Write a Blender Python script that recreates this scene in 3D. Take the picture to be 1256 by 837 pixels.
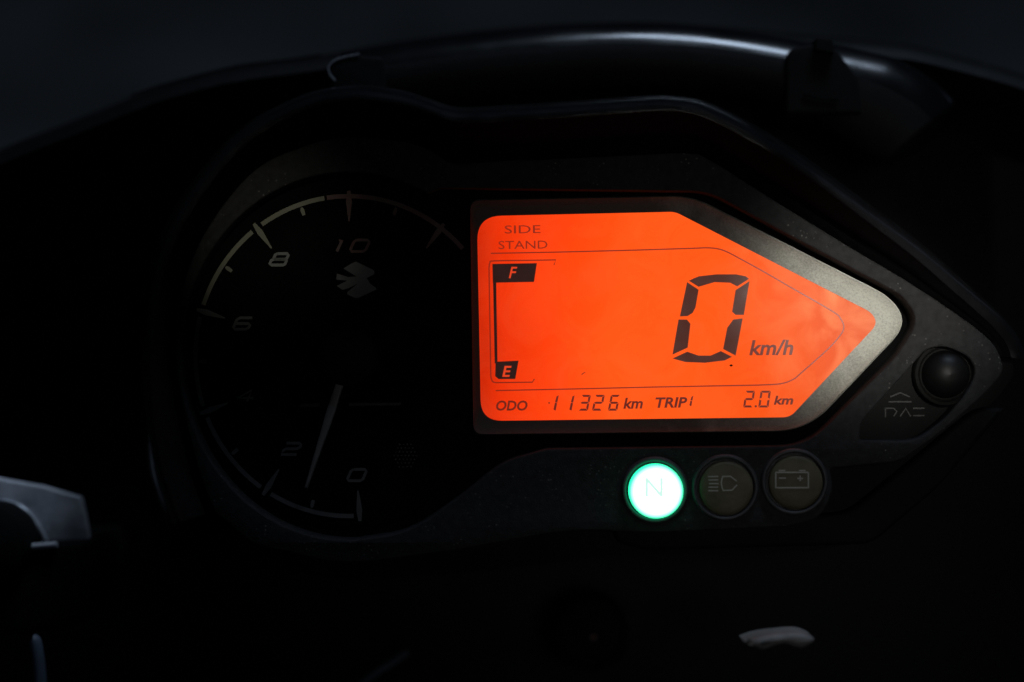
import bpy, bmesh, math, random
from mathutils import Vector, Matrix
from mathutils.geometry import tessellate_polygon
random.seed(7)
for o in list(bpy.data.objects):
    bpy.data.objects.remove(o)
SC = bpy.context.scene
COL = SC.collection

# ---------------------------------------------------------------- frame of the instrument panel
# u right, v up along the panel, n out of the panel towards the rider; the panel leans back 40 degrees.
S = 0.0002            # metres across the panel per pixel of the photograph
D = 0.45              # metres from the rider's eye to the dial face
PANEL = Matrix.Translation((0, 0, 1.05)) @ Matrix.Rotation(math.radians(50), 4, 'X')

def W(u, v, n):
    return PANEL @ Vector((u, v, n))

def P(px, py, z=0.0):
    """a point of the photograph, at its height z above the dial face, in panel metres"""
    k = (D - z) / D
    return Vector(((px - 628) * S * k, (418.5 - py) * S * k, z))

# ---------------------------------------------------------------- camera, world, lamps, exposure
cam_d = bpy.data.cameras.new('camera')
cam = bpy.data.objects.new('camera', cam_d)
COL.objects.link(cam)
cam.matrix_world = PANEL @ Matrix.Translation((0, 0, D))
cam_d.sensor_width = 36.0
cam_d.lens = 36.0 * D / (1256 * S)
cam_d.clip_start = 0.01
cam_d.clip_end = 200
cam_d.dof.use_dof = True
cam_d.dof.focus_distance = D - 0.002
cam_d.dof.aperture_fstop = 4.0
SC.camera = cam

world = bpy.data.worlds.new('World')
SC.world = world
world.use_nodes = True
bg = world.node_tree.nodes['Background']
bg.inputs[0].default_value = (0.45, 0.6, 1.0, 1)
bg.inputs[1].default_value = 0.0045

SC.view_settings.view_transform = 'Standard'
SC.view_settings.look = 'None'
SC.view_settings.exposure = 0
SC.view_settings.gamma = 1
SC.view_settings.use_curve_mapping = False

def aim(o, src, dst):
    o.location = src
    o.rotation_euler = (dst - src).to_track_quat('-Z', 'Y').to_euler()

def area(name, src, dst, sx, sy, power, col):
    l = bpy.data.lights.new(name, 'AREA')
    l.shape = 'RECTANGLE'
    l.size, l.size_y = sx, sy
    l.energy = power
    l.color = col
    o = bpy.data.objects.new(name, l)
    COL.objects.link(o)
    aim(o, src, dst)
    return o

def spot(name, src, dst, radius, blend, power, col, size=0.01):
    l = bpy.data.lights.new(name, 'SPOT')
    l.energy = power
    l.color = col
    l.spot_size = 2 * math.atan(radius / (dst - src).length)
    l.spot_blend = blend
    l.shadow_soft_size = size
    o = bpy.data.objects.new(name, l)
    COL.objects.link(o)
    aim(o, src, dst)
    return o

# high window in front of the bike: the pale blue streaks on the glossy rims
area('window_light', W(0.29, 1.09, 0.29), W(0.03, 0.06, 0.0), 0.46, 0.17, 4.2, (0.62, 0.78, 1.0))
# light slanting onto the right end of the panel
spot('side_light', W(0.11, 0.12, 0.72), W(0.0905, 0.0125, 0.0), 0.037, 1.0, 24.0, (1.0, 0.97, 0.88))
spot('side_fill', W(0.12, 0.02, 0.70), W(0.078, 0.000, 0.0), 0.128, 1.0, 2.0, (1.0, 0.97, 0.93), 0.06)  # added soft fill for the bezel and lamps, no source in view
# small patch on the upper left of the rev counter
spot('dial_light', W(-0.02, 0.10, 0.60), W(-0.0600, 0.0275, 0.0), 0.0205, 0.45, 2.7, (1.0, 0.97, 0.80))
# dim daylight on the floor ahead
area('floor_light', Vector((4.6, 3.6, 2.2)), Vector((3.0, 3.2, 0)), 1.2, 1.2, 0.62, (0.50, 0.66, 1.0))

# ---------------------------------------------------------------- materials
def nt(m):
    m.use_nodes = True
    return m.node_tree.nodes, m.node_tree.links, m.node_tree.nodes['Principled BSDF']

def mat(name, col, rough=0.5, metal=0.0, bump=0.0, bscale=400.0, var=0.0, spec=0.5, dust=0.0, emit=None, estr=0.0, coat=0.0):
    m = bpy.data.materials.new(name)
    n, l, b = nt(m)
    b.inputs['Base Color'].default_value = (*col, 1)
    b.inputs['Roughness'].default_value = rough
    b.inputs['Metallic'].default_value = metal
    b.inputs['Specular IOR Level'].default_value = spec
    b.inputs['Coat Weight'].default_value = coat
    if emit:
        b.inputs['Emission Color'].default_value = (*emit, 1)
        b.inputs['Emission Strength'].default_value = estr
    tc = n.new('ShaderNodeTexCoord')
    if bump:
        t = n.new('ShaderNodeTexNoise')
        t.inputs['Scale'].default_value = bscale
        t.inputs['Detail'].default_value = 4
        l.new(tc.outputs['Object'], t.inputs['Vector'])
        bp = n.new('ShaderNodeBump')
        bp.inputs['Strength'].default_value = bump
        bp.inputs['Distance'].default_value = 0.0004
        l.new(t.outputs['Fac'], bp.inputs['Height'])
        l.new(bp.outputs['Normal'], b.inputs['Normal'])
    src = None
    if var:
        t2 = n.new('ShaderNodeTexNoise')
        t2.inputs['Scale'].default_value = bscale * 0.22
        t2.inputs['Detail'].default_value = 6
        l.new(tc.outputs['Object'], t2.inputs['Vector'])
        r = n.new('ShaderNodeMapRange')
        r.inputs['From Min'].default_value = 0.3
        r.inputs['From Max'].default_value = 0.7
        r.inputs['To Min'].default_value = 1 - var
        r.inputs['To Max'].default_value = 1 + var
        l.new(t2.outputs['Fac'], r.inputs['Value'])
        mx = n.new('ShaderNodeVectorMath')
        mx.operation = 'SCALE'
        mx.inputs[0].default_value = col
        l.new(r.outputs['Result'], mx.inputs['Scale'])
        src = mx.outputs['Vector']
        l.new(src, b.inputs['Base Color'])
        rr = n.new('ShaderNodeMapRange')
        rr.inputs['To Min'].default_value = max(0.02, rough - 0.1)
        rr.inputs['To Max'].default_value = min(1, rough + 0.1)
        l.new(t2.outputs['Fac'], rr.inputs['Value'])
        l.new(rr.outputs['Result'], b.inputs['Roughness'])
    if dust:
        v = n.new('ShaderNodeTexVoronoi')
        v.inputs['Scale'].default_value = 900
        v.inputs['Randomness'].default_value = 1
        l.new(tc.outputs['Object'], v.inputs['Vector'])
        lt = n.new('ShaderNodeMapRange')
        lt.inputs['From Min'].default_value = 0.10
        lt.inputs['From Max'].default_value = 0.22
        lt.inputs['To Min'].default_value = 1
        lt.inputs['To Max'].default_value = 0
        l.new(v.outputs['Distance'], lt.inputs['Value'])
        t3 = n.new('ShaderNodeTexNoise')
        t3.inputs['Scale'].default_value = 160
        t3.inputs['Detail'].default_value = 5
        l.new(tc.outputs['Object'], t3.inputs['Vector'])
        r3 = n.new('ShaderNodeMapRange')
        r3.inputs['From Min'].default_value = 0.5
        r3.inputs['From Max'].default_value = 0.68
        l.new(t3.outputs['Fac'], r3.inputs['Value'])
        mu = n.new('ShaderNodeMath')
        mu.operation = 'MULTIPLY'
        l.new(lt.outputs['Result'], mu.inputs[0])
        l.new(r3.outputs['Result'], mu.inputs[1])
        mu2 = n.new('ShaderNodeMath')
        mu2.operation = 'MULTIPLY'
        mu2.inputs[1].default_value = dust
        l.new(mu.outputs[0], mu2.inputs[0])
        mix = n.new('ShaderNodeMix')
        mix.data_type = 'RGBA'
        mix.inputs['A'].default_value = (*col, 1)
        mix.inputs['B'].default_value = (0.42, 0.40, 0.36, 1)
        l.new(mu2.outputs[0], mix.inputs['Factor'])
        if src:
            l.new(src, mix.inputs['A'])
        l.new(mix.outputs['Result'], b.inputs['Base Color'])
    return m

M = {}
M['bezel'] = mat('bezel_plastic', (0.020, 0.020, 0.021), 0.7, bump=0.35, bscale=2600, var=0.25, dust=0.3, spec=0.06)
M['hood'] = mat('hood_plastic', (0.0065, 0.0065, 0.007), 0.75, bump=0.25, bscale=1500, var=0.2, spec=0.0)
M['hood_rim'] = mat('hood_rim_plastic', (0.006, 0.006, 0.0065), 0.19, bump=0.08, bscale=900, var=0.15, spec=0.9)
M['housing'] = mat('housing_plastic', (0.006, 0.006, 0.0064), 0.7, bump=0.3, bscale=1500, var=0.2, spec=0.1)
M['face'] = mat('face_black', (0.0035, 0.0035, 0.0037), 0.7, var=0.3, bscale=300, spec=0.0)
def mask_material():
    """dark grey plastic with pale dust and painted-in glare growing towards the right-hand tip"""
    m = bpy.data.materials.new('mask_dust_glare')
    n, l, b = nt(m)
    b.inputs['Roughness'].default_value = 0.65
    b.inputs['Specular IOR Level'].default_value = 0.15
    tc = n.new('ShaderNodeTexCoord')
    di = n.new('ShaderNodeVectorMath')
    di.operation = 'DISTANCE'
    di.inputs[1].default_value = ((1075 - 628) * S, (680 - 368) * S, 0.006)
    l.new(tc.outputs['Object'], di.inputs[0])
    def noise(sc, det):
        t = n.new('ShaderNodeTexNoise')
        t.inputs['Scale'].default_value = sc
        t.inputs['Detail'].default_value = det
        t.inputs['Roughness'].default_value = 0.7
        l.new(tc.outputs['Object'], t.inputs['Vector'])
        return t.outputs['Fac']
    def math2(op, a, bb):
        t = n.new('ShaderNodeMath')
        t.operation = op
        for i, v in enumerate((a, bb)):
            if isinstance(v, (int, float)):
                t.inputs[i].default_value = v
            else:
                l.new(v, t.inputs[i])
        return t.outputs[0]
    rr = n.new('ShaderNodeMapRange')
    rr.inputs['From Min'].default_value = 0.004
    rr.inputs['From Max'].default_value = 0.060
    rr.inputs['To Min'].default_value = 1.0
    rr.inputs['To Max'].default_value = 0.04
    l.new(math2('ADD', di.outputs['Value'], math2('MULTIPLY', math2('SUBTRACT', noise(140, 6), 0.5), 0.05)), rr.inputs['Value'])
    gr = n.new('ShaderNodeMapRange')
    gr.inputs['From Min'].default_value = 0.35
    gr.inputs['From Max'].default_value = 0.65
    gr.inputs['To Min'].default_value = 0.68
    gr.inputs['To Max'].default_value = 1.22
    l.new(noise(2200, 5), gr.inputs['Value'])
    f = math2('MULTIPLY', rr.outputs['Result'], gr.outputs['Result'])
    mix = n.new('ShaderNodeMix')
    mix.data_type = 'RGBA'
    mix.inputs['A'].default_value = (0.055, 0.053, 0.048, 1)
    mix.inputs['B'].default_value = (0.42, 0.42, 0.375, 1)  # pale dust plus glare of light painted into the colour at the tip
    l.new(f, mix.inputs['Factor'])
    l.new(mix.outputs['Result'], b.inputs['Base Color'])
    bp = n.new('ShaderNodeBump')
    bp.inputs['Strength'].default_value = 0.4
    bp.inputs['Distance'].default_value = 0.0003
    l.new(noise(1800, 4), bp.inputs['Height'])
    l.new(bp.outputs['Normal'], b.inputs['Normal'])
    return m
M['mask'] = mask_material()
M['print'] = mat('dial_print', (0.090, 0.090, 0.094), 0.6, var=0.2, bscale=900)
M['print_warm'] = mat('dial_print_warm', (0.100, 0.097, 0.064), 0.6, var=0.25, bscale=900)
M['print_red'] = mat('dial_print_red', (0.045, 0.004, 0.004), 0.6, var=0.2, bscale=900)
M['needle'] = mat('needle_white', (0.15, 0.15, 0.15), 0.5, var=0.2, bscale=700)
M['gloss'] = mat('gloss_black', (0.004, 0.004, 0.0045), 0.20, bump=0.03, bscale=300, var=0.1, spec=0.7)
M['dome'] = mat('dome_black', (0.0035, 0.0035, 0.0037), 0.48, bump=0.05, bscale=300, var=0.1, spec=0.2)
M['recess'] = mat('recess_black', (0.0065, 0.0065, 0.0068), 0.7, bump=0.3, bscale=1500, var=0.2, spec=0.1)
M['glint'] = mat('painted_glint', (0.22, 0.23, 0.26), 0.55, var=0.3, bscale=500)  # pale colour stands in for a highlight
M['ring'] = mat('lamp_ring_plastic', (0.034, 0.034, 0.037), 0.5, bump=0.2, bscale=1500, var=0.2, spec=0.25)
M['cable'] = mat('cable_blue_grey', (0.16, 0.20, 0.26), 0.5, var=0.3, bscale=500)  # blue light on a black cable, put into the sheath colour
M['rubber'] = mat('rubber_black', (0.004, 0.004, 0.004), 0.8, bump=0.3, bscale=900, var=0.2, spec=0.15)
M['fairing'] = mat('fairing_plastic', (0.004, 0.004, 0.0045), 0.6, bump=0.3, bscale=900, var=0.3, spec=0.15)
M['alu'] = mat('cast_aluminium', (0.55, 0.56, 0.60), 0.5, metal=0.1, bump=0.3, bscale=420, var=0.5)
M['alu_pale'] = mat('worn_grey_metal', (0.16, 0.155, 0.15), 0.6, metal=0.2, bump=0.3, bscale=500, var=0.3)
M['alu_bright'] = mat('polished_edge', (0.62, 0.64, 0.68), 0.35, metal=0.7, bump=0.2, bscale=500, var=0.25)
M['lamp_off'] = mat('lamp_lens_unlit', (0.085, 0.074, 0.045), 0.62, bump=0.15, bscale=900, var=0.25, spec=0.2)
M['symbol'] = mat('lamp_symbol', (0.27, 0.27, 0.235), 0.6, var=0.2, bscale=900)
M['symbol_dim'] = mat('recess_symbol', (0.0078, 0.0078, 0.0082), 0.6, var=0.2, bscale=900)
M['red_dot'] = mat('red_mark', (0.05, 0.004, 0.004), 0.6, var=0.2, bscale=900)
M['ground'] = mat('concrete_floor', (0.22, 0.22, 0.22), 0.8, bump=0.6, bscale=14, var=0.5)
LCDC = (1.0, 0.090, 0.006)
M['seg'] = mat('lcd_segment', (0.065, 0.042, 0.036), 0.45, emit=(1.0, 0.12, 0.02), estr=0.055, var=0.12, bscale=900)
M['seg_block'] = mat('lcd_block', (0.006, 0.004, 0.003), 0.45, emit=LCDC, estr=0.016, var=0.12, bscale=900)
M['seg_thin'] = mat('lcd_fine_print', (0.025, 0.014, 0.010), 0.45, emit=(1.0, 0.06, 0.006), estr=0.13, var=0.12, bscale=900)
M['seg_faint'] = mat('lcd_faint_print', (0.025, 0.014, 0.010), 0.45, emit=(1.0, 0.05, 0.004), estr=0.24, var=0.12, bscale=900)
M['seg_clear'] = mat('lcd_clear_letter', (0.05, 0.03, 0.02), 0.45, emit=(1.0, 0.06, 0.006), estr=0.75, var=0.1, bscale=900)
M['speck'] = mat('dust_speck', (0.006, 0.005, 0.005), 0.8, var=0.2, bscale=900)

def lcd_material():
    m = bpy.data.materials.new('lcd_backlight')
    n, l, b = nt(m)
    b.inputs['Base Color'].default_value = (0.085, 0.08, 0.07, 1)
    b.inputs['Roughness'].default_value = 0.5
    b.inputs['Specular IOR Level'].default_value = 0.1
    tc = n.new('ShaderNodeTexCoord')
    sp = n.new('ShaderNodeSeparateXYZ')
    l.new(tc.outputs['Object'], sp.inputs[0])
    mr = n.new('ShaderNodeMapRange')
    mr.inputs['From Min'].default_value = (583 - 628) * S
    mr.inputs['From Max'].default_value = (1075 - 628) * S
    l.new(sp.outputs['X'], mr.inputs['Value'])
    wv = n.new('ShaderNodeTexNoise')
    wv.inputs['Scale'].default_value = 22
    wv.inputs['Detail'].default_value = 1
    l.new(tc.outputs['Object'], wv.inputs['Vector'])
    ad = n.new('ShaderNodeMath')
    ad.operation = 'MULTIPLY_ADD'
    ad.inputs[1].default_value = 0.34
    l.new(wv.outputs['Fac'], ad.inputs[0])
    l.new(mr.outputs['Result'], ad.inputs[2])
    sb = n.new('ShaderNodeMath')
    sb.operation = 'SUBTRACT'
    sb.inputs[1].default_value = 0.18
    l.new(ad.outputs[0], sb.inputs[0])
    cr = n.new('ShaderNodeValToRGB')
    e = cr.color_ramp.elements
    stops = [(0.0, (0.60, 0.020, 0.001)), (0.06, (0.80, 0.030, 0.001)), (0.20, (0.96, 0.050, 0.002)),
             (0.36, (1.0, 0.086, 0.0045)), (0.55, (1.0, 0.092, 0.005)), (0.8, (0.86, 0.084, 0.008)), (1.0, (0.72, 0.06, 0.012))]
    e[0].position, e[0].color = stops[0][0], (*stops[0][1], 1)
    e[1].position, e[1].color = stops[-1][0], (*stops[-1][1], 1)
    for p, c in stops[1:-1]:
        x = e.new(p)
        x.color = (*c, 1)
    l.new(sb.outputs[0], cr.inputs['Fac'])
    l.new(cr.outputs['Color'], b.inputs['Emission Color'])
    fm = n.new('ShaderNodeTexNoise')                    # dusty film on the glass
    fm.inputs['Scale'].default_value = 75
    fm.inputs['Detail'].default_value = 7
    fm.inputs['Distortion'].default_value = 1.2
    l.new(tc.outputs['Object'], fm.inputs['Vector'])
    fr = n.new('ShaderNodeMapRange')
    fr.inputs['From Min'].default_value = 0.35
    fr.inputs['From Max'].default_value = 0.68
    fr.inputs['To Min'].default_value = 0.035
    fr.inputs['To Max'].default_value = 0.19
    l.new(fm.outputs['Fac'], fr.inputs['Value'])
    ft = n.new('ShaderNodeVectorMath')
    ft.operation = 'SCALE'
    ft.inputs[0].default_value = (1.0, 0.92, 0.45)
    l.new(fr.outputs['Result'], ft.inputs['Scale'])
    l.new(ft.outputs['Vector'], b.inputs['Base Color'])
    b.inputs['Emission Strength'].default_value = 1.06
    return m
M['lcd'] = lcd_material()

def neutral_material(cx, cy, r):
    m = bpy.data.materials.new('neutral_lamp_lit')
    n, l, b = nt(m)
    b.inputs['Base Color'].default_value = (0.05, 0.2, 0.12, 1)
    b.inputs['Roughness'].default_value = 0.35
    tc = n.new('ShaderNodeTexCoord')
    vm = n.new('ShaderNodeVectorMath')
    vm.operation = 'SUBTRACT'
    vm.inputs[1].default_value = (cx, cy, 0)
    l.new(tc.outputs['Object'], vm.inputs[0])
    fl = n.new('ShaderNodeVectorMath')
    fl.operation = 'MULTIPLY'
    fl.inputs[1].default_value = (1 / r, 1 / r, 0)
    l.new(vm.outputs[0], fl.inputs[0])
    ln = n.new('ShaderNodeVectorMath')
    ln.operation = 'LENGTH'
    l.new(fl.outputs[0], ln.inputs[0])
    cr = n.new('ShaderNodeValToRGB')
    e = cr.color_ramp.elements
    stops = [(0.0, (1.0, 1.0, 1.0)), (0.80, (0.70, 1.0, 0.90)), (0.90, (0.34, 0.95, 0.62)), (0.97, (0.06, 0.70, 0.34)), (1.0, (0.015, 0.95, 0.42))]
    e[0].position, e[0].color = stops[0][0], (*stops[0][1], 1)
    e[1].position, e[1].color = stops[-1][0], (*stops[-1][1], 1)
    for p, c in stops[1:-1]:
        x = e.new(p)
        x.color = (*c, 1)
    l.new(ln.outputs['Value'], cr.inputs['Fac'])
    l.new(cr.outputs['Color'], b.inputs['Emission Color'])
    b.inputs['Emission Strength'].default_value = 1.9
    return m

# ---------------------------------------------------------------- builders
def thing(name, label, cat, origin, group=None):
    o = bpy.data.objects.new(name, None)
    COL.objects.link(o)
    o.empty_display_size = 0.02
    o.matrix_world = PANEL @ Matrix.Translation(origin)
    o['label'] = label
    o['category'] = cat
    if group:
        o['group'] = group
    o['_x'], o['_y'], o['_z'] = origin[0], origin[1], origin[2]
    return o

def root_of(o):
    while o.parent:
        o = o.parent
    return o

def part(name, verts, faces, m, parent, label=None, sharp=35, mats=None, fmat=None):
    """one mesh object; vertices are given in panel metres"""
    r = root_of(parent)
    org = Vector((r['_x'], r['_y'], r['_z']))
    me = bpy.data.meshes.new(name)
    me.from_pydata([tuple(Vector(v) - org) for v in verts], [], faces)
    bm = bmesh.new()
    bm.from_mesh(me)
    bmesh.ops.remove_doubles(bm, verts=bm.verts, dist=1e-7)
    bm.to_mesh(me)
    bm.free()
    for p in me.polygons:
        p.use_smooth = True
    me.set_sharp_from_angle(angle=math.radians(sharp))
    me.materials.append(m)
    o = bpy.data.objects.new(name, me)
    COL.objects.link(o)
    o.parent = parent
    if label:
        o['label'] = label
    return o

def rounded(ctrl, k=7):
    """closed outline with rounded corners: (x, y, radius) -> points"""
    out = []
    n = len(ctrl)
    for i in range(n):
        x, y, r = ctrl[i]
        p = Vector((x, y))
        a = Vector(ctrl[i - 1][:2]) - p
        b = Vector(ctrl[(i + 1) % n][:2]) - p
        if r <= 0:
            out.append(p)
            continue
        ta = p + a.normalized() * min(r, a.length * 0.49)
        tb = p + b.normalized() * min(r, b.length * 0.49)
        for j in range(k + 1):
            t = j / k
            out.append(ta * (1 - t) ** 2 + p * 2 * t * (1 - t) + tb * t * t)
    return [(v.x, v.y) for v in out]

def crom(pts, k=8):
    """Catmull-Rom through open points"""
    P0 = [Vector(p) for p in pts]
    P0 = [P0[0] * 2 - P0[1]] + P0 + [P0[-1] * 2 - P0[-2]]
    out = []
    for i in range(1, len(P0) - 2):
        a, b, c, d = P0[i - 1], P0[i], P0[i + 1], P0[i + 2]
        for j in range(k):
            t = j / k
            out.append(0.5 * (2 * b + (c - a) * t + (2 * a - 5 * b + 4 * c - d) * t * t + (3 * b - a - 3 * c + d) * t ** 3))
    out.append(P0[-2])
    return [tuple(v) for v in out]

def ellipse(cx, cy, rx, ry, a0=0, a1=360, n=64, closed=True):
    m = n if closed else n + 1
    return [(cx + rx * math.cos(math.radians(a0 + (a1 - a0) * i / n)), cy - ry * math.sin(math.radians(a0 + (a1 - a0) * i / n))) for i in range(m)]

def area2(p):
    return 0.5 * sum(p[i - 1].x * p[i].y - p[i].x * p[i - 1].y for i in range(len(p)))

def inset(poly, d):
    """move a counter-clockwise metric outline inwards by d"""
    n = len(poly)
    out = []
    for i in range(n):
        a, b, c = poly[i - 1], poly[i], poly[(i + 1) % n]
        e1 = (b - a).normalized() if (b - a).length > 1e-9 else Vector((1, 0))
        e2 = (c - b).normalized() if (c - b).length > 1e-9 else e1
        t = (e1 + e2)
        t = t.normalized() if t.length > 1e-6 else e1
        nrm = Vector((-t.y, t.x))
        cosv = max(0.5, Vector((-e1.y, e1.x)).dot(nrm))
        out.append(b + nrm * d / cosv)
    return out

def plate(name, outer, m, parent, zt, zb, ch=0.0, holes=(), label=None, hole_zb=None, sharp=35, steps=3):
    """a solid sheet with a flat top at zt, rounded rims, walls down to zb, and holes; outlines in photograph points at zt"""
    loops = []
    for k, L in enumerate([outer] + list(holes)):
        q = []
        for p in L:
            v = P(p[0], p[1], zt)
            v = Vector((v.x, v.y))
            if not q or (v - q[-1]).length > 1e-6:
                q.append(v)
        if (q[0] - q[-1]).length < 1e-6:
            q.pop()
        if (area2(q) > 0) != (k == 0):
            q.reverse()
        loops.append(q)
    verts, faces, tops = [], [], []
    for k, q in enumerate(loops):
        n = len(q)
        rings = []
        if ch > 0:
            for s in range(steps + 1):
                a = math.pi / 2 * s / steps
                rings.append((ch * (1 - math.sin(a)), zt - ch * (1 - math.cos(a))))
        else:
            rings.append((0, zt))
        rings.append((0, zb))
        base = len(verts)
        for (d, z) in rings:
            for v in (inset(q, d) if d > 0 else q):
                verts.append((v.x, v.y, z))
        for s in range(len(rings) - 1):
            for i in range(n):
                j = (i + 1) % n
                a, b = base + s * n + i, base + s * n + j
                faces.append((a, a + n, b + n, b))
        tops.append([base + i for i in range(n)])
    polys = [[Vector(verts[i]) for i in t] for t in tops]
    flat = [i for t in tops for i in t]
    for tri in tessellate_polygon(polys):
        a, b, c = (flat[t] for t in tri)
        n = (Vector(verts[b]) - Vector(verts[a])).cross(Vector(verts[c]) - Vector(verts[a]))
        faces.append((a, b, c) if n.z > 0 else (a, c, b))
    return part(name, verts, faces, m, parent, label, sharp)

def flat_text(name, s, box, z, m, parent, shear=0.0, weight=0.0, label=None, th=0.00012, rot=0.0):
    """lettering fitted into box = (left, top, right, bottom) in photograph points"""
    c = bpy.data.curves.new('lettering', 'FONT')
    c.body = s
    c.shear = shear
    c.offset = weight
    c.resolution_u = 3
    t = bpy.data.objects.new('lettering', c)
    COL.objects.link(t)
    bpy.context.view_layer.update()
    me = bpy.data.meshes.new_from_object(t.evaluated_get(bpy.context.evaluated_depsgraph_get()))
    vs = [v.co.copy() for v in me.vertices]
    fs = [tuple(p.vertices) for p in me.polygons]
    bpy.data.objects.remove(t)
    bpy.data.curves.remove(c)
    bpy.data.meshes.remove(me)
    x0, x1 = min(v.x for v in vs), max(v.x for v in vs)
    y0, y1 = min(v.y for v in vs), max(v.y for v in vs)
    L, T, R, B = box
    cx, cy = (L + R) / 2, (T + B) / 2
    ca, sa = math.cos(math.radians(rot)), math.sin(math.radians(rot))
    out = []
    for v in vs:
        x = L + (v.x - x0) / (x1 - x0) * (R - L) - cx
        y = B - (v.y - y0) / (y1 - y0) * (B - T) - cy
        out.append(P(cx + x * ca + y * sa, cy - x * sa + y * ca, z))
    return part(name, out, fs, m, parent, label)

def strokes(paths, w):
    """line work of width w (photograph points) -> list of quads as outlines"""
    quads = []
    for pth in paths:
        pts = [Vector(p) for p in pth]
        n = len(pts)
        L, R = [], []
        for i in range(n):
            d = (pts[min(i + 1, n - 1)] - pts[max(i - 1, 0)]).normalized()
            nn = Vector((-d.y, d.x)) * w / 2
            L.append(pts[i] + nn)
            R.append(pts[i] - nn)
        for i in range(n - 1):
            quads.append([tuple(L[i]), tuple(L[i + 1]), tuple(R[i + 1]), tuple(R[i])])
    return quads

def flat(name, polys, z, m, parent, label=None):
    """thin printed shapes lying at height z"""
    verts, faces = [], []
    for q in polys:
        v3 = [P(p[0], p[1], z) for p in q]
        base = len(verts)
        verts += v3
        for tri in tessellate_polygon([v3]):
            a, b, c = (Vector(v3[t]) for t in tri)
            t = tri if (b - a).cross(c - a).z > 0 else (tri[0], tri[2], tri[1])
            faces.append(tuple(base + i for i in t))
    return part(name, verts, faces, m, parent, label)

def loft(name, rows, m, parent, label=None, sharp=50, closed=False, caps=False):
    n = len(rows[0])
    verts = [v for r in rows for v in r]
    faces = []
    for s in range(len(rows) - 1):
        for i in range(n if closed else n - 1):
            j = (i + 1) % n
            faces.append((s * n + i, s * n + j, (s + 1) * n + j, (s + 1) * n + i))
    if caps:
        faces.append(tuple(range(n)))
        faces.append(tuple((len(rows) - 1) * n + i for i in range(n)))
    return part(name, verts, faces, m, parent, label, sharp)

def tube(name, pts, r, m, parent, label=None, k=14, taper=None):
    """round bar along 3D points in panel metres"""
    pts = [Vector(p) for p in pts]
    rows = []
    for i, p in enumerate(pts):
        d = (pts[min(i + 1, len(pts) - 1)] - pts[max(i - 1, 0)]).normalized()
        a = d.cross(Vector((0, 0, 1)))
        a = a.normalized() if a.length > 1e-4 else Vector((1, 0, 0))
        b = d.cross(a)
        rr = r * (taper[i] if taper else 1)
        rows.append([p + a * rr * math.cos(2 * math.pi * j / k) + b * rr * math.sin(2 * math.pi * j / k) for j in range(k)])
    return loft(name, rows, m, parent, label, 60, True, True)

def revolve(name, cx, cy, prof, m, parent, label=None, n=48, sharp=40, ky=1.0):
    """surface of revolution about n: prof = (radius in photograph points, height)"""
    rows = []
    for (r, z) in prof:
        c = P(cx, cy, prof[0][1])
        rows.append([(c.x + r * S * math.cos(2 * math.pi * j / n), c.y + r * S * ky * math.sin(2 * math.pi * j / n), z) for j in range(n)])
    return loft(name, rows, m, parent, label, sharp, True, prof[-1][0] > 0.01)

# ---------------------------------------------------------------- the setting
g = bpy.data.meshes.new('ground')
g.from_pydata([(-60, -60, 0), (60, -60, 0), (60, 60, 0), (-60, 60, 0)], [], [(0, 1, 2, 3)])
g.materials.append(M['ground'])
go = bpy.data.objects.new('ground', g)
COL.objects.link(go)
go['kind'] = 'structure'
go['label'] = 'dim grey concrete floor far below and ahead of the motorcycle'

# ---------------------------------------------------------------- fairing behind the instruments
fair = thing('front_fairing', 'black motorcycle fairing with glossy arched rim curving over the instrument cluster', 'fairing', P(628, 900, -0.07))
V = [(-260, 330), (-60, 215), (0, 184), (80, 152), (160, 120), (207, 103), (287, 83), (394, 68), (480, 52), (560, 40), (650, 31), (780, 27), (860, 31), (940, 38), (1000, 44), (1098, 53), (1159, 65), (1256, 92), (1340, 128), (1500, 230)]
Vc = crom(V, 6)
rows = []
for dy, z in [(6, -0.11), (2, -0.075), (0, -0.062), (0, -0.052), (3, -0.045), (9, -0.041), (18, -0.040), (30, -0.043), (46, -0.050), (70, -0.060), (110, -0.072)]:
    rows.append([P(x, y + dy, z) for x, y in Vc])
for f, z in [(0.3, -0.082), (0.65, -0.088), (1.0, -0.09)]:
    rows.append([P(x, (y + 110) * (1 - f) + 980 * f, z) for x, y in Vc])
loft('cowl', rows, M['fairing'], fair)

# glossy rim of the windscreen
C = crom([(410, 107), (440, 101), (500, 92), (570, 83), (650, 75), (720, 70), (790, 69), (860, 73), (930, 82), (1000, 96), (1050, 116), (1090, 135), (1118, 154), (1138, 178)], 8)
rows = []
for i, (x, y) in enumerate(C):
    a = C[max(i - 1, 0)]
    b = C[min(i + 1, len(C) - 1)]
    d = Vector((b[0] - a[0], b[1] - a[1])).normalized()
    nx, ny = d.y, -d.x                      # towards the top of the picture
    e = min(i, len(C) - 1 - i)
    t = min(1.0, math.sqrt(max(0.02, e / 5.0)))
    row = []
    for j in range(25):
        a = math.pi * (j / 24) 
        h = 40 * t * math.cos(a) * (1 + 0.5 * min(1, max(0, (x - 980) / 90)))
        w = math.sin(a) * 0.0080 * t
        row.append(P(x + nx * h, y + ny * h, -0.036 + w))
    rows.append(row)
loft('screen_rim', [r[:10] for r in rows], M['gloss'], fair, label='glossy black rim with a pale blue streak of light', sharp=80)
loft('rim_skirt', [r[9:] for r in rows], M['fairing'], fair, sharp=80)

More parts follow.
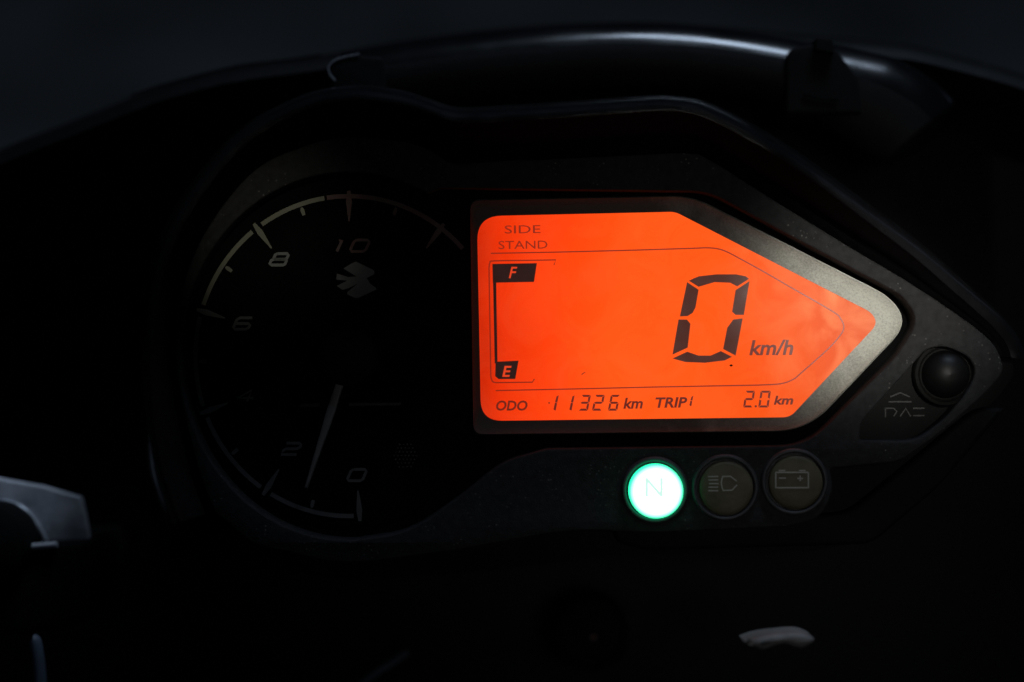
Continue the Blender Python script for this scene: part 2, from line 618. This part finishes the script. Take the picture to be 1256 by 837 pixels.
# screw boss that interrupts the rim on the right
boss = plate('screw_boss', rounded([(964, 140, 4), (964, 60, 16), (1003, 53, 6), (1026, 60, 8), (1053, 96, 8), (1058, 140, 4)]), M['rubber'], fair, -0.026, -0.05, 0.001)
plate('screw_neck', rounded([(999, 62, 2), (1001, 46, 3), (1021, 47, 3), (1024, 66, 2)]), M['rubber'], boss, -0.0235, -0.045, 0.0005)
tube('boss_edge_line', [P(x, y, -0.0255) for x, y in crom([(985, 115), (1000, 120), (1028, 123)], 4)], 0.0003, M['hood'], boss)
boss2 = plate('screw_boss', rounded([(404, 112, 10), (402, 76, 14), (436, 67, 10), (470, 70, 6), (474, 112, 6)]), M['rubber'], fair, -0.027, -0.05, 0.001)
tube('boss_edge_line', [P(x, y, -0.0268) for x, y in crom([(441, 66.5), (425, 69.5), (411, 74), (403, 83), (405, 92), (411, 99)], 5)], 0.00022, M['glint'], boss2)  # thin pale strip modelled in place of a highlight on the rim's end
tube('cowl_trim', [P(x, y, -0.046) for x, y in crom([(160, 118), (207, 102), (287, 82), (350, 74), (394, 67.5)], 6)], 0.00025, M['hood'], fair)
# woven vent insert at the far left
vent = flat('vent_mesh', strokes([[(-4 + 7 * k, 256), (-4 + 7 * k + 22, 286)] for k in range(-3, 4)] + [[(-4 + 7 * k + 20, 256), (-4 + 7 * k - 2, 286)] for k in range(-2, 4)], 1.2), -0.0768, M['symbol_dim'], fair)

# ---------------------------------------------------------------- instrument cluster
clu = thing('instrument_cluster', 'motorcycle instrument cluster with orange lit display and unlit round rev counter', 'instrument cluster', P(628, 680, -0.004))

ridge = [(222, 640), (197, 560), (186, 430), (212, 300), (288, 188), (366, 138), (430, 123), (490, 128), (525, 138), (560, 149.5), (620, 147.5), (700, 142.5), (780, 136.5), (830, 135), (875, 147), (960, 194), (1060, 257), (1160, 322), (1236, 394), (1262, 448), (1247, 500), (1182, 572), (1112, 628)]
base = [(262, 628), (238, 560), (214, 430), (238, 312), (304, 216), (374, 179), (430, 168), (495, 174), (530, 185), (556, 200), (620, 197), (700, 194), (780, 190), (845, 188), (872, 197), (945, 243), (1042, 303), (1122, 351), (1204, 408), (1228, 441), (1222, 468), (1160, 526), (1104, 567)]
Rc, Bc = crom(ridge, 8), crom(base, 8)
HF = []                                   # how tall the hood still is along its run
for i, (b, r) in enumerate(zip(list(Bc), list(Rc))):
    f = 1 - min(1, max(0, (i / 8 - 14.6) / 4.2))
    f = f * f * (3 - 2 * f)
    d = Vector((r[0] - b[0], r[1] - b[1])).normalized()
    low = (b[0] + d.x * 14, b[1] + d.y * 14)
    Rc[i] = (low[0] + (r[0] - low[0]) * f, low[1] + (r[1] - low[1]) * f)
    HF.append(f)
def hz(z, f):
    return z if z < 0.004 else 0.004 + (z - 0.004) * (0.08 + 0.92 * f)
rows = [[P(x, y, 0.0) for x, y in Bc]]
def lerp(a, b, t):
    return (a[0] + (b[0] - a[0]) * t, a[1] + (b[1] - a[1]) * t)
for t, z in [(0.0, 0.004), (0.30, 0.0075), (0.36, 0.0105), (0.62, 0.0180), (0.9, 0.0235), (0.97, 0.0257), (0.995, 0.0264)]:
    rows.append([P(*lerp(b, r, t), hz(z, f)) for b, r, f in zip(Bc, Rc, HF)])
HE = max(i for i, f in enumerate(HF) if f > 0.004) + 3
loft('hood', [q[:HE] for q in rows], M['hood'], clu, sharp=70)
rows = [rows[-1]]
for k, z in [(0.0, 0.0264), (1.2, 0.0266), (2.0, 0.0264), (3.0, 0.0266), (4.2, 0.0263), (5.2, 0.0264), (6.4, 0.0260), (8.0, 0.0257), (10, 0.0249), (13, 0.0230), (16, 0.018), (18, 0.010), (18, -0.03)]:
    row = []
    for b, r, f in zip(Bc, Rc, HF):
        d = Vector((r[0] - b[0], r[1] - b[1])).normalized()
        row.append(P(r[0] + d.x * k, r[1] + d.y * k, hz(z, f)))
    rows.append(row)
loft('hood_rim', [q[:HE] for q in rows], M['hood_rim'], clu, sharp=70, label='glossy ridge along the top of the hood')

# back plate
hs = [(x, y) for x, y in Rc] + [(1060, 664), (1000, 676), (770, 680), (600, 700), (440, 712), (330, 700), (255, 668)]
plate('housing', hs, M['housing'], clu, -0.0012, -0.03, 0.0)
plate('housing_lip', rounded([(752, 640, 6), (1040, 630, 20), (1112, 572, 16), (1200, 500, 20), (1236, 500, 10), (1150, 600, 20), (1070, 668, 16), (790, 676, 14), (756, 664, 8)]), M['housing'], clu, 0.003, -0.0012, 0.0012)

# dial face filling the whole opening
face_out = [(x, y) for x, y in ellipse(428, 437, 212, 232, 62, 300, 60, False)] + [(700, 570), (990, 556), (1120, 430), (1132, 395), (1112, 358), (872, 226), (570, 222)]
plate('dial_face', face_out, M['face'], clu, 0.0, -0.001)

# bezel with the shared opening, the side recess and three lamp holes
tach_in = ellipse(428, 437, 206, 226, 62, 272, 60, False)
opening = [(x, y) for x, y in tach_in] + crom([(436, 663), (500, 650), (560, 612), (614, 570), (660, 554)], 6)[1:] + rounded([(672, 551, 0), (990, 547, 34), (1100, 437, 12), (1128, 392, 22), (1106, 362, 12), (868, 235, 22), (540, 231, 0)])
outer = [(x, y) for x, y in crom(base, 8)][:-1] + rounded([(1098, 567, 0), (1018, 575, 5), (1023, 602, 16), (1008, 634, 14), (972, 646, 12), (800, 654, 20), (700, 650, 40), (560, 676, 40), (420, 694, 40), (310, 668, 0)])
recess = rounded([(1054, 540, 5), (1056, 518, 12), (1124, 442, 8), (1136, 428, 10), (1160, 424, 14), (1190, 438, 12), (1198, 458, 14), (1186, 482, 12), (1160, 512, 8), (1130, 537, 12), (1112, 541, 6)])
LAMPS = [(803, 601), (889, 598), (974, 591)]
holes = [opening, recess] + [ellipse(x, y, 36, 36, n=48) for x, y in LAMPS]
plate('bezel', outer, M['bezel'], clu, 0.008, 0.0, 0.0005, holes)

# grey mask sloping up round the display
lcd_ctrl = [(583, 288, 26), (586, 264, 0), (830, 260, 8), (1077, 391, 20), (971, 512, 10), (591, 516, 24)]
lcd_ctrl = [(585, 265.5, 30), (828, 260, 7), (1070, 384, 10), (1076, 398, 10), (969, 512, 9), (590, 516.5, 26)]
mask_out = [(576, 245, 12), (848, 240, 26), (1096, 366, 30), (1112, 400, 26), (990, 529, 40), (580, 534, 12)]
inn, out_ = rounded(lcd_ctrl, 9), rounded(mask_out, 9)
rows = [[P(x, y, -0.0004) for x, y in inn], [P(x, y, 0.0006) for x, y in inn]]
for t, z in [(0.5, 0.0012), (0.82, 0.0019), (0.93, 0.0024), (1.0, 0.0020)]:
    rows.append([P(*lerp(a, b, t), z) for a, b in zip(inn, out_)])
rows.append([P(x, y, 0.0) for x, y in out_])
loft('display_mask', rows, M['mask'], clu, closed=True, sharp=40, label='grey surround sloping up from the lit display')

# the display and everything that shows on it
lcd = plate('display_screen', rounded([(583, 263, 30), (829, 258, 7), (1074, 381, 10), (1081, 399, 10), (970, 514.5, 9), (588, 518.5, 26)], 9), M['lcd'], clu, 0.0003, -0.0002, label='orange backlit liquid crystal display')
Z = 0.00045
def z5(pts):
    return [(800 + 0.239 * x, 320 + 0.239 * y) for x, y in pts]
for seg in [
    [(188, 103), (215, 90), (240, 80), (330, 70), (430, 70), (480, 80), (497, 93), (436, 132), (400, 113), (320, 110), (238, 134)],
    [(179, 110), (238, 149), (222, 240), (207, 268), (182, 284), (142, 286)],
    [(499, 105), (470, 278), (428, 278), (410, 262), (428, 151)],
    [(135, 302), (178, 302), (196, 324), (182, 446), (104, 482)],
    [(464, 296), (428, 487), (364, 453), (385, 345), (416, 302)],
    [(180, 467), (237, 487), (300, 487), (352, 464), (409, 493), (372, 512), (270, 524), (170, 520), (104, 502)]]:
    flat('digit_segment', [z5(seg)], Z, M['seg'], lcd)

def seven(x0, y0, x1, y1, on, w, sl):
    """seven-segment figure: outlines of the lit bars (a top, b, c right, d bottom, e, f left, g middle)"""
    ym = (y0 + y1) / 2
    gp = 0.5
    def X(x, y):
        return (x + sl * (y1 - y), y)
    h = w / 2
    bars = {
        'a': [(x0 + gp, y0), (x1 - gp, y0), (x1 - w, y0 + w), (x0 + w, y0 + w)],
        'd': [(x0 + w, y1 - w), (x1 - w, y1 - w), (x1 - gp, y1), (x0 + gp, y1)],
        'g': [(x0 + gp, ym), (x0 + w, ym - h), (x1 - w, ym - h), (x1 - gp, ym), (x1 - w, ym + h), (x0 + w, ym + h)],
        'f': [(x0, y0 + gp), (x0 + w, y0 + w + gp), (x0 + w, ym - h - gp), (x0, ym - gp)],
        'e': [(x0, ym + gp), (x0 + w, ym + h + gp), (x0 + w, y1 - w - gp), (x0, y1 - gp)],
        'b': [(x1, y0 + gp), (x1, ym - gp), (x1 - w, ym - h - gp), (x1 - w, y0 + w + gp)],
        'c': [(x1, ym + gp), (x1, y1 - gp), (x1 - w, y1 - w - gp), (x1 - w, ym + h + gp)]}
    return [[X(*p) for p in bars[k]] for k in on]
def one(x, y0, y1, w, sl):
    return [[(x + sl * (y1 - y0), y0), (x + sl * (y1 - y0) * 0.52, (y0 + y1) / 2 - 0.3), (x + sl * (y1 - y0) * 0.5 - w, (y0 + y1) / 2 - 1.2), (x + sl * (y1 - y0) - w, y0 + 1.5)],
            [(x + sl * (y1 - y0) * 0.48, (y0 + y1) / 2 + 0.3), (x, y1), (x - w, y1 - 1.5), (x + sl * (y1 - y0) * 0.5 - w, (y0 + y1) / 2 - 0.6)]]
for (x0, x1, on) in [(668.5, 681.5, 'bc'), (688.5, 701, 'bc'), (709.5, 721, 'abgcd'), (726, 738, 'abged'), (745.5, 757, 'afgecd')]:
    flat('digit', one(x1, 485, 504, 2.6, 0.2) if on == 'bc' else seven(x0, 484.5, x1, 504, on, 2.6, 0.2), Z, M['seg_thin'], lcd)
flat('digit', one(847.8, 485.5, 498.8, 2.2, 0.2), Z, M['seg_thin'], lcd)
flat('digit', seven(911.5, 479.5, 923, 500, 'abged', 2.5, 0.15), Z, M['seg_thin'], lcd)
flat('digit', seven(930, 479.5, 942.5, 500, 'abcdef', 2.5, 0.15), Z, M['seg_thin'], lcd)
flat('decimal_point', [ellipse(927, 498.6, 1.4, 1.4, n=10)], Z, M['seg_thin'], lcd)
flat_text('lettering', 'ODO', (608.5, 491.5, 647, 504), Z, M['seg_thin'], lcd, 0.18, 0.022)
flat_text('lettering', 'km', (764.5, 488, 788.5, 501.5), Z, M['seg_thin'], lcd, 0.22, 0.025, rot=0.8)
flat_text('lettering', 'TRIP', (804, 487.5, 843, 500.3), Z, M['seg_thin'], lcd, 0.2, 0.028, rot=0.8)
flat_text('lettering', 'km', (949, 485.5, 973, 496.5), Z, M['seg_thin'], lcd, 0.22, 0.028, rot=0.8)
flat_text('lettering', 'km/h', (919, 417, 973, 436), Z, M['seg_thin'], lcd, 0.22, 0.022, rot=0.5)
flat_text('lettering', 'SIDE', (619, 276.5, 663, 286.5), Z, M['seg_faint'], lcd, 0.0, 0.0, rot=0.7)
flat_text('lettering', 'STAND', (611.5, 295.5, 671.5, 305.5), Z, M['seg_faint'], lcd, 0.0, 0.0, rot=0.7)
ln = [(602, 311), (687, 309.4), (780, 307)] + crom([(850, 304.8), (871, 304.3), (888, 307.6), (912, 319.8), (943, 337), (967, 351), (1021, 382), (1031, 391), (1035, 401), (1031, 411), (1015, 429), (984, 456.5), (973, 465.5), (957, 471), (930, 472.6)], 4) + [(800, 475), (700, 477.4), (608, 479.3)]
flat('frame_line', strokes([ln], 1.5), Z, M['seg_faint'], lcd)
gl = [(679.5, 325), (682, 319)] + crom([(660, 319.4), (607, 320.2), (601, 322.5), (599.8, 329)], 4) + [(602, 461)] + crom([(602.4, 464), (604.5, 468.5), (609, 469.6)], 4) + [(653, 469), (655.5, 465)]
flat('gauge_outline', strokes([gl], 1.5), Z, M['seg_faint'], lcd)
flat('gauge_scale', [[(604.3, 324.5), (608.3, 324.5), (610.2, 446), (606.8, 446)]], Z, M['seg_block'], lcd)
flat('full_mark', [[(604, 324), (658.5, 323), (655, 346), (604.5, 347)]], Z + 0.00008, M['seg_block'], lcd)
flat_text('letter', 'F', (624, 327.5, 634.5, 341.5), Z + 0.00018, M['seg_clear'], lcd, 0.25, 0.01)
flat('empty_mark', [[(608, 444), (636, 442.6), (632, 465), (611.5, 465.2), (607.3, 461.5)]], Z + 0.00008, M['seg_block'], lcd)
flat_text('letter', 'E', (616, 449, 627.5, 462.5), Z + 0.00018, M['seg_clear'], lcd, 0.2, 0.02)
flat('dust_speck', [ellipse(896.8, 448.5, 2.0, 1.3, n=8)], Z, M['speck'], lcd)
flat('scratch', [[(712.5, 459.5), (717.5, 456), (718, 457), (714, 460)]], Z, M['seg_faint'], lcd)
flat('dust_speck', [ellipse(673.6, 494.5, 1.1, 1.1, n=8)], Z, M['seg_thin'], lcd)

# ---------------------------------------------------------------- rev counter
TX, TY, RX, RY = 428, 437, 191, 199
tach = plate('rev_counter', ellipse(TX, TY, 129, 205, n=72) if False else ellipse(TX, TY, 197, 208, 74, 291, 72, False) + [(520, 618), (556, 570), (556, 270), (520, 255)], M['face'], clu, 0.0004, 0.0, label='unlit black rev counter dial')
ZT = 0.0006
def dial(val, r):
    a = math.radians(-4 + 18.4 * val)            # clockwise from straight down
    return (TX - RX * r * math.sin(a), TY + RY * r * math.cos(a))
def arc(v0, v1, r0, r1, n):
    return [[dial(v0 + (v1 - v0) * i / n, r0), dial(v0 + (v1 - v0) * (i + 1) / n, r0), dial(v0 + (v1 - v0) * (i + 1) / n, r1), dial(v0 + (v1 - v0) * i / n, r1)] for i in range(n)]
for a, b in [(0.12, 1.88), (2.12, 3.88), (4.12, 5.88), (6.12, 7.88), (8.12, 9.5)]:
    flat('scale_arc', arc(a, b, 1.0, 0.972, 14), ZT, M['print_warm'] if a > 6 else M['print'], tach)
flat('redline_arc', arc(9.55, 12.6, 1.0, 0.972, 22), ZT, M['print_red'], tach)
def tick(v, r0, r1, w0, w1):
    a, b = Vector(dial(v, r0)), Vector(dial(v, r1))
    d = (b - a).normalized()
    n = Vector((-d.y, d.x))
    m_ = a.lerp(b, 0.35)
    return [tuple(a + n * w0 * .25), tuple(m_ + n * w0 / 2), tuple(b + n * w1 / 2), tuple(b - n * w1 / 2), tuple(m_ - n * w0 / 2), tuple(a - n * w0 * .25)]
for v in range(0, 13, 2):
    flat('tick_mark', [tick(v, 1.02, 0.83, 7.5, 1.8)], ZT + 0.0001, M['print_red'] if v > 9 else (M['print_warm'] if v == 8 else M['print']), tach)
for v in range(1, 13, 2):
    flat('tick_mark', [tick(v, 0.965, 0.915, 5, 4)], ZT + 0.0001, M['print_red'] if v > 10 else (M['print_warm'] if v > 6 else M['print']), tach)
box_ = [(-.75, -1), (.75, -1), (1, -.7), (1, .7), (.75, 1), (-.75, 1), (-1, .7), (-1, -.7), (-.75, -1)]
NUM = {'0': [box_], '8': [[(-.6, -1), (.7, -1), (.9, -.8), (.9, -.2), (.7, 0), (-.6, 0), (-.8, -.2), (-.8, -.8), (-.6, -1)], [(-.7, 0), (.8, 0), (1, .2), (1, .8), (.8, 1), (-.7, 1), (-1, .8), (-1, .2), (-.7, 0)]],
       '6': [[(.9, -1), (-.7, -1), (-1, -.7), (-1, .7), (-.7, 1), (.75, 1), (1, .7), (1, .3), (.75, 0), (-1, 0)]],
       '4': [[(.35, 1), (.35, -1), (-1, .4), (1, .4)]], '2': [[(-1, -1), (.7, -1), (1, -.7), (1, -.3), (.7, 0), (-.7, 0), (-1, .3), (-1, 1), (1, 1)]],
       '1': [[(-.2, -.9), (.2, -1), (.2, 1)]]}
for v, s, r in [(0, '0', 0.735), (2, '2', 0.68), (4, '4', 0.70), (6, '6', 0.71), (8, '8', 0.745), (10, '10', 0.68)]:
    x, y = dial(v, r)
    qs = []
    for k, ch in enumerate(s):
        ox = x + (k - (len(s) - 1) / 2) * 27
        for q in NUM[ch]:
            qs += strokes([[(ox + a * 9.5 - b * 3.2, y + b * 7) for a, b in q]], 3.6)
    flat('numeral', qs, ZT, M['print_red'] if v == 10 else M['print'], tach)
# maker's emblem: angular interlocked strokes
em = [[(0.40, 0.30), (0.465, 0.262), (0.68, 0.39), (0.695, 0.42), (0.69, 0.46), (0.60, 0.515), (0.64, 0.60), (0.71, 0.665), (0.72, 0.69), (0.50, 0.82), (0.46, 0.825), (0.355, 0.765), (0.36, 0.73), (0.49, 0.60), (0.38, 0.67), (0.30, 0.70), (0.23, 0.635), (0.36, 0.555), (0.225, 0.54), (0.23, 0.445), (0.37, 0.50), (0.47, 0.49), (0.31, 0.37)]]
flat('emblem', [[(390 + 100 * x, 300 + 80 * y) for x, y in q] for q in em], ZT, M['print'], tach)
flat('print_line', [[(368, 495.5), (392, 495), (392, 499), (368, 499.5)], [(428, 494.5), (492, 494), (492, 497.5), (428, 498)]], ZT, M['symbol_dim'], tach)
nd = [P(418, 466, 0.0035), P(374, 600, 0.0035)]
n0, n1 = Vector((417, 470)), Vector((375, 599))
dv = (n1 - n0).normalized()
nv = Vector((-dv.y, dv.x))
plate('needle', [tuple(n0 + nv * 5), tuple(n0.lerp(n1, .25) + nv * 5.5), tuple(n1 + nv * 2.2), tuple(n1 - nv * 2.2), tuple(n0.lerp(n1, .25) - nv * 5.5), tuple(n0 - nv * 5)], M['needle'], tach, 0.0042, 0.0030, 0.0003)
revolve('needle_hub', 428, 437, [(36, 0.0005), (36, 0.0050), (34, 0.0060), (28, 0.0066), (0.005, 0.0068)], M['rubber'], tach)
# dotted sensor window
dots = []
for j in range(-3, 4):
    for i in range(-3, 4):
        x, y = 497 + i * 4.6 + (2.3 if j % 2 else 0), 559 + j * 4.6
        if math.hypot(x - 497, y - 559) < 15.5:
            dots.append(ellipse(x, y, 1.25, 1.25, n=7))
flat('dot_pattern', dots, ZT, M['symbol_dim'], tach)

# ---------------------------------------------------------------- warning recess on the right
rec = plate('side_recess', [(x, y) for x, y in rounded([(1048, 548, 5), (1050, 512, 8), (1130, 420, 8), (1200, 424, 14), (1206, 465, 14), (1135, 548, 12)])], M['recess'], clu, 0.0028, -0.0005, label='teardrop recess with raised lettering')
rc = [(1158, 458)]
revolve('dome_seat', 1157, 459, [(39, 0.0028), (39, 0.0052), (37.5, 0.0058), (34, 0.0058), (31, 0.005)], M['rubber'], rec)
revolve('warning_dome', 1157, 459, [(29.5, 0.0028), (29.5, 0.0046), (28, 0.0062), (25, 0.0076), (20, 0.0088), (14, 0.0096), (7, 0.0101), (0.005, 0.0103)], M['dome'], rec, sharp=80)
flat('raised_symbol', strokes([[(1086, 500), (1086, 512)], [(1086, 501), (1096, 501), (1100, 505), (1096, 511)], [(1104, 511), (1111, 501), (1117, 511)], [(1120, 501), (1134, 501)], [(1120, 510), (1134, 510)], [(1092, 487), (1104, 482), (1116, 487)], [(1090, 493), (1118, 493)]], 1.8), 0.0030, M['symbol_dim'], rec)

# ---------------------------------------------------------------- indicator lamps
c0 = P(803, 601, 0.006)
o0 = P(628, 680, -0.004)
M['neutral'] = neutral_material(c0.x - o0.x, c0.y - o0.y, 32.5 * S)
M['neutral_sym'] = mat('neutral_letter', (0.1, 0.3, 0.2), 0.5, emit=(0.62, 0.92, 0.82), estr=1.0)
def lamp(x, y, m, label, prof=((32.5, 0.006), (32.5, 0.0086), (31.6, 0.0090), (28, 0.0092), (20, 0.0094), (10, 0.0095), (0.005, 0.0095))):
    o = revolve('indicator_lamp', x, y, prof, m, clu, label, sharp=80)
    revolve('lamp_ring', x, y, [(34.4, 0.0078), (34.8, 0.0086), (36, 0.0091), (38.5, 0.0091), (40.2, 0.0087), (40.6, 0.0078)], M['ring'], o, sharp=80)
    revolve('lamp_well', x, y, [(35.8, 0.0075), (35.6, 0.0060), (20, 0.0058), (0.005, 0.0057)], M['rubber'], o)
    return o
ZL = 0.0123
l1 = lamp(803, 601, M['neutral'], 'neutral lamp glowing green white', ((32.5, 0.006), (32.5, 0.0105), (31.6, 0.0110), (28, 0.0114), (20, 0.0118), (10, 0.0120), (0.005, 0.0121)))
flat_text('symbol', 'N', (791.5, 586.5, 813, 609.5), ZL, M['neutral_sym'], l1, 0.0, 0.004)
l2 = lamp(889, 598, M['lamp_off'], 'unlit high beam lamp')
flat('symbol', strokes([[(868.5, 584.8), (881, 584.6)], [(869, 589), (881, 588.8)], [(869.5, 593.4), (881.5, 593.4)], [(869, 597.7), (881, 597.7)], [(868.5, 602), (881, 602.2)],
     crom([(886.5, 584.5), (885, 590), (885, 595), (886.8, 602)], 4), [(886, 584.6), (896, 584.4), (903.5, 590.3)], [(904, 595), (898, 601.4), (886.6, 601.8)]], 1.5), 0.0097, M['symbol'], l2)
l3 = lamp(974, 591, M['lamp_off'], 'unlit battery charge lamp')
flat('symbol', strokes([[(951.5, 579.6), (991.5, 579.6)], [(951.5, 579.6), (951.5, 599)], [(951.5, 598.4), (991.5, 598.4)], [(991.5, 579.6), (991.5, 599)], [(955, 577.4), (963, 577.4)], [(980, 577.4), (988, 577.4)],
     [(955.5, 586.6), (964, 586.6)], [(978, 587), (985, 587)], [(981.5, 583.6), (981.5, 590.4)]], 1.6), 0.0097, M['symbol'], l3)

# ---------------------------------------------------------------- handlebar pieces below and left
br = thing('handlebar_bracket', 'grey cast metal handlebar bracket with a bright curved edge at the left of the dials', 'bracket', P(40, 680, -0.05))
bp = [(-40, 580), (0, 588), (50, 597), (98, 611), (103, 634), (108, 665), (58, 668), (52, 655), (43, 640), (30, 625), (14, 617), (0, 615), (-20, 616), (-40, 622)]
plate('bracket_plate', bp, M['alu'], br, -0.035, -0.039, 0.0005)
tube('curved_edge', [P(x, y, -0.0345) for x, y in crom([(-40, 624), (-20, 617), (0, 615.5), (14, 618), (30, 626), (43, 641), (52, 655), (58, 668)], 5)], 0.0007, M['alu_bright'], br)
sw = thing('switch_housing', 'black handlebar switch block below the grey metal bracket', 'switch block', P(30, 760, -0.06))
plate('switch_body', rounded([(-60, 672, 6), (26, 668, 8), (108, 664, 6), (116, 700, 10), (104, 770, 20), (-60, 790, 10)]), M['rubber'], sw, -0.028, -0.07, 0.002)
tube('switch_lever', [P(x, y, -0.027) for x, y in [(32, 671), (45, 670), (70, 668)]], 0.0008, M['alu'], sw)
revolve('switch_button', 0, 662, [(52, -0.034), (52, -0.026), (48, -0.023), (30, -0.021), (0.005, -0.0205)], M['rubber'], sw)

cb = thing('control_cable', 'dark control cable with a blue streak of light coloured in at the lower left corner', 'cable', P(50, 860, -0.05))
tube('cable_sheath', [P(x, y, -0.02) for x, y in crom([(40, 785), (44, 790), (49, 825), (52, 880)], 6)], 0.0016, M['cable'], cb)
cb2 = thing('brake_hose', 'thin dark hose running down at the bottom edge under the rev counter', 'hose', P(440, 860, -0.05))
tube('hose_sheath', [P(x, y, -0.06) for x, y in crom([(500, 800), (478, 815), (455, 830), (420, 862)], 6)], 0.0009, M['cable'], cb2)

ig = thing('ignition_switch', 'black round ignition switch below the lit green lamp', 'ignition switch', P(725, 790, -0.06))
revolve('switch_barrel', 722, 766, [(52, -0.07), (52, -0.052), (49, -0.049), (40, -0.048), (39, -0.050), (0.005, -0.050)], M['rubber'], ig)
flat('red_mark', [ellipse(728, 782, 5, 4, n=14)], -0.0495, M['red_dot'], ig)
lug = thing('metal_lug', 'pale grey curved metal lug showing near the bottom edge of the picture', 'metal lug', P(956, 800, 0.02))
plate('lug_face', crom([(913, 788), (930, 782.5), (951, 779), (978, 777), (992, 780), (1000, 786), (986, 795), (975, 793.5), (963, 790), (950, 793), (936, 797.5), (924, 793), (913, 788)], 4)[:-1], M['alu_pale'], lug, 0.030, 0.020, 0.0012)
